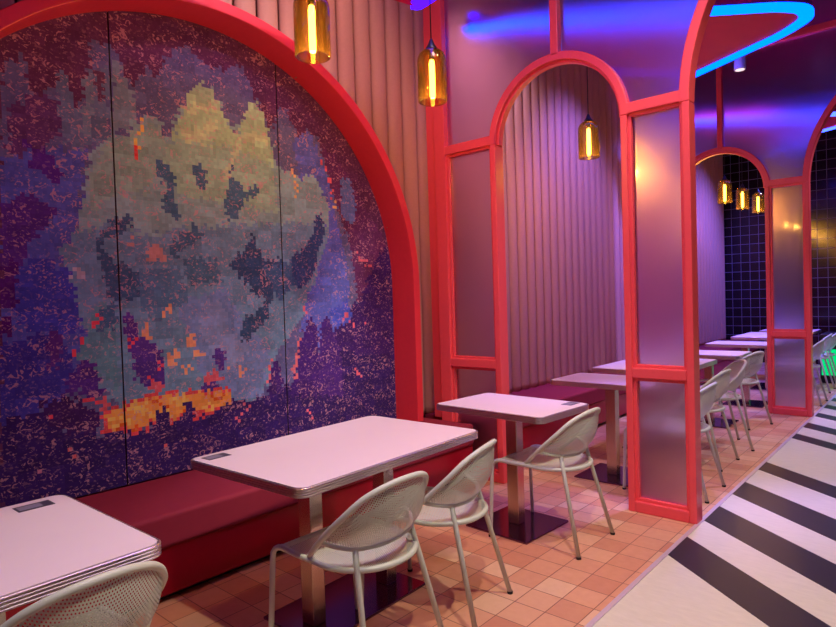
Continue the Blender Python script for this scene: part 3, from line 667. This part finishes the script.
table(.53, None, 'farthest small table against the black tiled wall', (1.80, 11.0, 0), 0, g)

# ------------------------------------------------------------------ chairs
def make_chair(label, loc, rz):
    t = thing('chair', label, 'chair', loc, rz, 'pale perforated metal chairs')
    r = .0115
    hoop_pts = [(.03, .203, .455), (-.03, .222, .51), (-.10, .231, .575), (-.185, .216, .655), (-.245, .168, .72), (-.287, .092, .757), (-.302, 0, .768)]
    hoop = catmull(hoop_pts + [(x, -y, z) for x, y, z in hoop_pts[-2::-1]], 8)
    arc_pts = [(-.07, .229, .55), (-.125, .20, .535), (-.175, .15, .523), (-.20, .07, .516), (-.206, 0, .514)]
    low = catmull(arc_pts + [(x, -y, z) for x, y, z in arc_pts[-2::-1]], 8)
    bf = MB(); bf.tube(hoop, r, 10); bf.tube(low, r*.9, 10)
    bf.build('back_frame', M['chair'], t)
    # back shell between the upper hoop and the lower arc
    hp = [p for p in hoop if p.z > .556]; lp = low
    def samp(pl, s):
        x = s*(len(pl)-1); i = min(int(x), len(pl)-2); return pl[i].lerp(pl[i+1], x-i)
    def shell(u, v):
        a = samp(lp, u); b = samp(hp, u); p = a.lerp(b, v)
        k = math.sin(PI*u)*math.sin(PI*v)
        return p + Vector((-.03, 0, -.026))*k
    ub = lambda u, v: (.45*u, .33*v*(.35+.65*math.sin(PI*u)))
    MB().grid(28, 16, shell, lambda u, v: (shell(u, v).y+1, shell(u, v).z*.75-shell(u, v).x*.66+1)).build('backrest', M['perf'], t, clean=False)
    # seat
    def outline(a):     # closed, D shaped: straight front, round back
        pass
    side = [(.20, .205), (.10, .213), (0, .213), (-.09, .202), (-.175, .165), (-.235, .095), (-.256, 0)]
    rim2 = catmull([(x, y, .455-.006*(x < 0)) for x, y in side] + [(x, -y, .455-.006*(x < 0)) for x, y in side[-2::-1]], 6)
    sf = MB(); sf.tube(rim2, r, 10)
    sf.tube([(.205, -.205, .45), (.205, .205, .45)], r*.8, 8)
    sf.build('seat_frame', M['chair'], t)
    half = catmull([(x, y, 0) for x, y in side], 6)
    def seat(u, v):
        x = u*(len(half)-1); i = min(int(x), len(half)-2); p = half[i].lerp(half[i+1], x-i)
        y = p.y*(2*v-1)
        return Vector((p.x, y, .458-.012*(1-(2*v-1)**2)*(1-abs(2*u-1)**3)))
    sm = MB().grid(30, 14, seat, lambda u, v: (seat(u, v).x+.5, seat(u, v).y+.5))
    sm.grid(6, 14, lambda u, v: Vector((.20+.045*math.sin(u*1.5), .205*(2*v-1), .458-.036*(1-math.cos(u*1.5)))), lambda u, v: (.7+.06*u, .205*(2*v-1)+.5))
    sm.build('seat', M['perf'], t, clean=False)
    for s in (1, -1):
        l = MB(); l.tube(catmull([(.14, .209*s, .455), (.205, .209*s, .453), (.238, .212*s, .432), (.246, .215*s, .39), (.25, .225*s, .2), (.253, .238*s, .006)], 6), r, 10)
        lg = l.build('leg', M['chair'], t)
        MB().tube([(.253, .238*s, 0), (.253, .238*s, .012)], r+.002, 10).build('foot_glide', M['rubber'], lg)
        l = MB(); l.tube([(-.172, .150*s, .526), (-.19, .159*s, .452), (-.30, .215*s, .006)], r, 10)
        lg = l.build('leg', M['chair'], t)
        MB().tube([(-.30, .215*s, 0), (-.30, .215*s, .012)], r+.002, 10).build('foot_glide', M['rubber'], lg)
    return t
CH = [(1.906, .56, .05, 'pale chair at the nearest table, cut by the bottom left of the photo'),
      (1.95, 1.62, .0, 'nearer pale perforated chair at the long table below the mural'),
      (1.915, 2.14, .25, 'farther of two pale chairs at the long table below the mural'),
      (1.935, 3.18, 0, 'pale perforated chair at the small table left of the red partition'),
      (2.20, 4.48, .02, 'pale chair half hidden just behind the nearer red glass partition'),
      (2.08, 5.31, -.04, 'second chair back behind the nearer red glass partition'),
      (2.05, 5.93, .50, 'pale chair turned edge-on at the long table in the second bay'),
      (1.96, 7.03, -.28, 'pale chair standing clear, just before the farther glass partition'),
      (2.25, 8.74, 0, 'pale chair just past the right post of the farther partition'),
      (2.19, 9.86, 0, 'lilac-lit chair at the right edge in front of the green counter'),
      (2.21, 10.32, .05, 'farthest lilac-lit chair beside the green lit counter')]
ch0 = None
for x, y, d, lab in CH:
    if ch0 is None: ch0 = make_chair(lab, (x, y, 0), PI+d)
    else: dup(ch0, lab, (x, y, 0), PI+d)

# ------------------------------------------------------------------ pendants
def pendant(label, loc):
    """origin at the bottom of the glass"""
    t = thing('pendant_lamp', label, 'lamp', loc, 0, 'amber glass pendant lamps')
    top = HC-.1-loc[2]
    rr = .086; h = .305
    g = MB(); pr = [(rr-.003, 0), (rr, .004), (rr, h-.075), (rr*.97, h-.05), (rr*.86, h-.026), (rr*.62, h-.008), (.03, h)]
    g.lathe(pr + [(r-.004 if r > .01 else r, z-.003) for r, z in pr[::-1]], n=40)
    g.build('glass_shade', M['amber'], t)
    MB().lathe([(0, h-.012), (.034, h-.012), (.036, h+.006), (.02, h+.03), (.010, h+.055), (.004, h+.065), (0, h+.065)], n=24).build('cap', M['black'], t)
    MB().lathe([(0, h-.055), (.016, h-.055), (.016, h-.012), (0, h-.012)], n=16).build('socket', M['black'], t)
    MB().lathe([(0, .018), (.012, .022), (.0165, .036), (.0165, h-.08), (.012, h-.062), (0, h-.055)], n=16).build('bulb', M['filament'], t)
    MB().tube([(0, 0, h+.06), (0, 0, top+.002)], .0035, 8).build('cord', M['black'], t)
    l = bpy.data.lights.new('bulb_light', 'POINT'); l.energy = 14; l.color = (1, .44, .07); l.shadow_soft_size = .03
    lo = link(bpy.data.objects.new('bulb_light', l)); lo.parent = t; lo.location = (0, 0, -.03)
    return t
PX = 1.45
PL = [(1.91, 2.595, 'largest amber pendant lamp, cut by the top of the photo above the mural arch'),
      (2.805, 2.578, 'amber pendant lamp in front of the left end of the nearer partition'),
      (4.85, 2.56, 'amber pendant lamp seen through the nearer partition arch'),
      (5.75, 2.56, 'amber pendant lamp glowing through the frosted glass of the nearer partition'),
      (8.87, 2.57, 'first amber pendant lamp seen through the farther arch, nearest the padded wall'),
      (9.77, 2.57, 'middle of three amber pendant lamps seen through the farther arch'),
      (10.70, 2.60, 'last of three amber pendant lamps, in front of the black tiles')]
p0 = None
for y, z, lab in PL:
    if p0 is None: p0 = pendant(lab, (PX, y, z))
    else: dup(p0, lab, (PX, y, z))

# ------------------------------------------------------------------ ceiling rafts edged with LED
def roundpoly(P, rad):
    out = []; n = len(P)
    for i in range(n):
        a, b, c = Vector(P[i-1]), Vector(P[i]), Vector(P[(i+1) % n])
        u = (a-b).normalized(); v = (c-b).normalized(); r = rad[i]
        p = b+u*r; q = b+v*r
        for k in range(9):
            s = k/8; out.append(tuple((p*(1-s)**2+b*2*s*(1-s)+q*s*s)))
    return out
def inset(P, d):
    n = len(P); out = []
    area = sum(P[i][0]*P[(i+1) % n][1]-P[(i+1) % n][0]*P[i][1] for i in range(n))
    sg = 1 if area > 0 else -1
    for i in range(n):
        a, b, c = Vector(P[i-1]), Vector(P[i]), Vector(P[(i+1) % n])
        t = ((b-a).normalized()+(c-b).normalized()).normalized()
        out.append((b.x - t.y*d*sg, b.y + t.x*d*sg))
    return out
WEDGE = ([(.80, 3.99), (1.15, 4.13), (2.78, 5.36), (2.95, 5.56), (2.94, 5.80), (2.72, 6.02), (1.76, 6.54), (1.6, 6.2)], [.03, .08, .11, .12, .12, .13, .05, .05])
def raft(poly, dx, dy, z, led, label):
    P = roundpoly(*poly)
    c = (sum(p[0] for p in P)/len(P), sum(p[1] for p in P)/len(P))
    t = thing('ceiling_raft', label, 'ceiling panel', (c[0]+dx, c[1]+dy, z), 0, 'red ceiling rafts with light edges')
    P = [(x-c[0], y-c[1]) for x, y in P]
    MB().prism(inset(P, .02), 'z', .012, .10).build('panel', M['raft'], t)
    I = inset(P, .105)
    k = 9*(len(poly[0])-1)                               # the light edge stops short of the wall side
    MB().strip(I[:k], P[:k], 'z', 0, .03).build('led_strip', led, t)
    A, B = inset(P, .12), inset(P, .06)
    MB().strip(A[:k], B[:k], 'z', .10, .112).build('fill_glow_strip', M['fill_glow'], t)  # added glowing strip on top, throws violet up at the ceiling
    for x, y in ((-.3, -.3), (.4, .05), (0, .35)):
        MB().tube([(x, y, .1), (x, y, HC-z+.002)], .008, 8).build('hanger', M['black'], t)
    return t
raft(WEDGE, 0, 0, 3.55, M['led'], 'red ceiling raft edged with cyan light above the second bay')
raft(WEDGE, 0, 3.93, 3.55, M['ledw'], 'far red ceiling raft with pale light edge above the third bay')
raft(([(.75, -1.2), (2.6, -.6), (2.9, 1.0), (1.35, 3.03), (1.13, 3.07), (1.0, 2.5)], [.1, .15, .15, .06, .06, .1]), 0, 0, 3.30, M['ledv'],
     'ceiling raft whose violet light tip shows at the top above the pendant')

t = thing('ceiling_spotlight', 'small white cylinder spotlight hanging by the cyan light edge', 'spotlight', (2.23, 6.46, 3.50))
MB().lathe([(0, .002), (.044, .002), (.048, 0), (.05, .01), (.048, .30), (0, .30)], n=28).build('housing', M['whitemetal'], t)
MB().lathe([(0, -.001), (.04, -.001), (.04, .002), (0, .002)], n=24).build('lens', M['spotface'], t)

# ------------------------------------------------------------------ green lit counter at the far end
t = thing('counter', 'low black counter with green glowing front at the far right', 'counter', (3.20, 10.9, 0))
MB().box(-.95, .95, -.3, .3, 0, .72).build('body', M['black'], t, .01)
MB().box(-.93, .9, -.32, -.301, .12, .50).build('light_panel', M['green'], t)

# ------------------------------------------------------------------ lamps and added fill lights
def spot(name, loc, target, watts, rgb, size=60, blend=.5, rad=.06):
    l = bpy.data.lights.new(name, 'SPOT'); l.energy = watts; l.color = rgb; l.spot_size = math.radians(size); l.spot_blend = blend; l.shadow_soft_size = rad
    o = link(bpy.data.objects.new(name, l)); o.location = loc
    o.rotation_euler = (Vector(target)-Vector(loc)).to_track_quat('-Z', 'Y').to_euler(); return o
def area(name, loc, target, watts, rgb, sx, sy):
    l = bpy.data.lights.new(name, 'AREA'); l.energy = watts; l.color = rgb; l.shape = 'RECTANGLE'; l.size = sx; l.size_y = sy
    o = link(bpy.data.objects.new(name, l)); o.location = loc
    o.rotation_euler = (Vector(target)-Vector(loc)).to_track_quat('-Z', 'Y').to_euler(); return o
WARM = (1, .86, .62); LILAC = (.84, .70, 1)
spot('aisle_downlight', (3.6, 2.9, 4.5), (2.5, 2.9, 0), 310, WARM, 80)
spot('aisle_downlight', (3.6, .9, 4.5), (2.2, 1.2, 0), 310, WARM, 80)
spot('aisle_downlight', (3.6, 6.2, 4.5), (2.8, 6.2, 0), 290, LILAC, 62)
spot('aisle_downlight', (3.6, 8.6, 4.5), (2.8, 8.6, 0), 340, LILAC, 75)
spot('mural_fill', (3.0, 1.9, 4.5), (.3, 1.9, 2.1), 240, (.92, .95, 1), 56, .8)  # added fill to brighten the mural, no fixture
spot('arch_fill', (1.5, 2.6, 4.5), (.33, 3.0, 2.9), 60, (1, .58, .28), 75, .9)  # added orange fill for the padding around the arch
area('bay_fill', (2.3, 1.7, 4.55), (1.2, 1.7, 0), 125, (.82, .44, .95), 1.2, 2.6)  # added pink-violet room fill over the first bay, no fixture
spot('wall_fill', (.95, 4.12, 4.45), (.33, 6.0, 1.9), 190, (.74, .55, 1), 75, .8, .08)  # wall fills: added lights tinting the padding lilac to violet, no fixtures
spot('wall_fill', (1.6, 6.5, 4.5), (.33, 6.7, 1.2), 520, (.2, .14, 1), 80, .8, .1)
spot('wall_fill', (2.0, 8.2, 4.5), (.33, 9.6, 1.0), 1300, (.12, .11, 1), 85, .8, .1)
spot('wall_fill', (2.3, 11.6, 4.5), (.6, 11.4, 0.8), 1300, (.12, .11, 1), 85, .8, .1)
spot('table_fill', (2.4, 5.2, 4.5), (1.7, 5.5, .7), 760, (.36, .24, 1), 76, .8, .1)  # table fills: added violet light on the far tabletops, no fixtures
spot('table_fill', (2.4, 9.3, 4.5), (1.8, 9.4, .7), 900, (.36, .22, 1), 75, .8, .1)
scene.cycles.sample_clamp_indirect = 30

w = bpy.data.worlds.new('world'); scene.world = w; w.use_nodes = True
w.node_tree.nodes['Background'].inputs[0].default_value = (.3, .12, .3, 1); w.node_tree.nodes['Background'].inputs[1].default_value = .05

# ------------------------------------------------------------------ camera
cam = bpy.data.cameras.new('camera'); co = link(bpy.data.objects.new('camera', cam)); scene.camera = co
cam.sensor_fit = 'HORIZONTAL'; cam.sensor_width = 36; cam.lens = 36*609.97/836; cam.clip_start = .05
yaw, pitch, roll = .7237, -.0243, -.0305
fw = Vector((-math.sin(yaw)*math.cos(pitch), math.cos(yaw)*math.cos(pitch), math.sin(pitch)))
rt = Vector((math.cos(yaw), math.sin(yaw), 0)); up = rt.cross(fw)
r2 = rt*math.cos(roll)+up*math.sin(roll); u2 = -rt*math.sin(roll)+up*math.cos(roll)
m = Matrix((r2, u2, -fw)).transposed().to_4x4(); m.translation = (3.7603, 0, 1.4196)
co.matrix_world = m
vs = scene.view_settings
vs.view_transform = 'Standard'; vs.look = 'None'; vs.gamma = 1; vs.use_curve_mapping = False; vs.exposure = 0
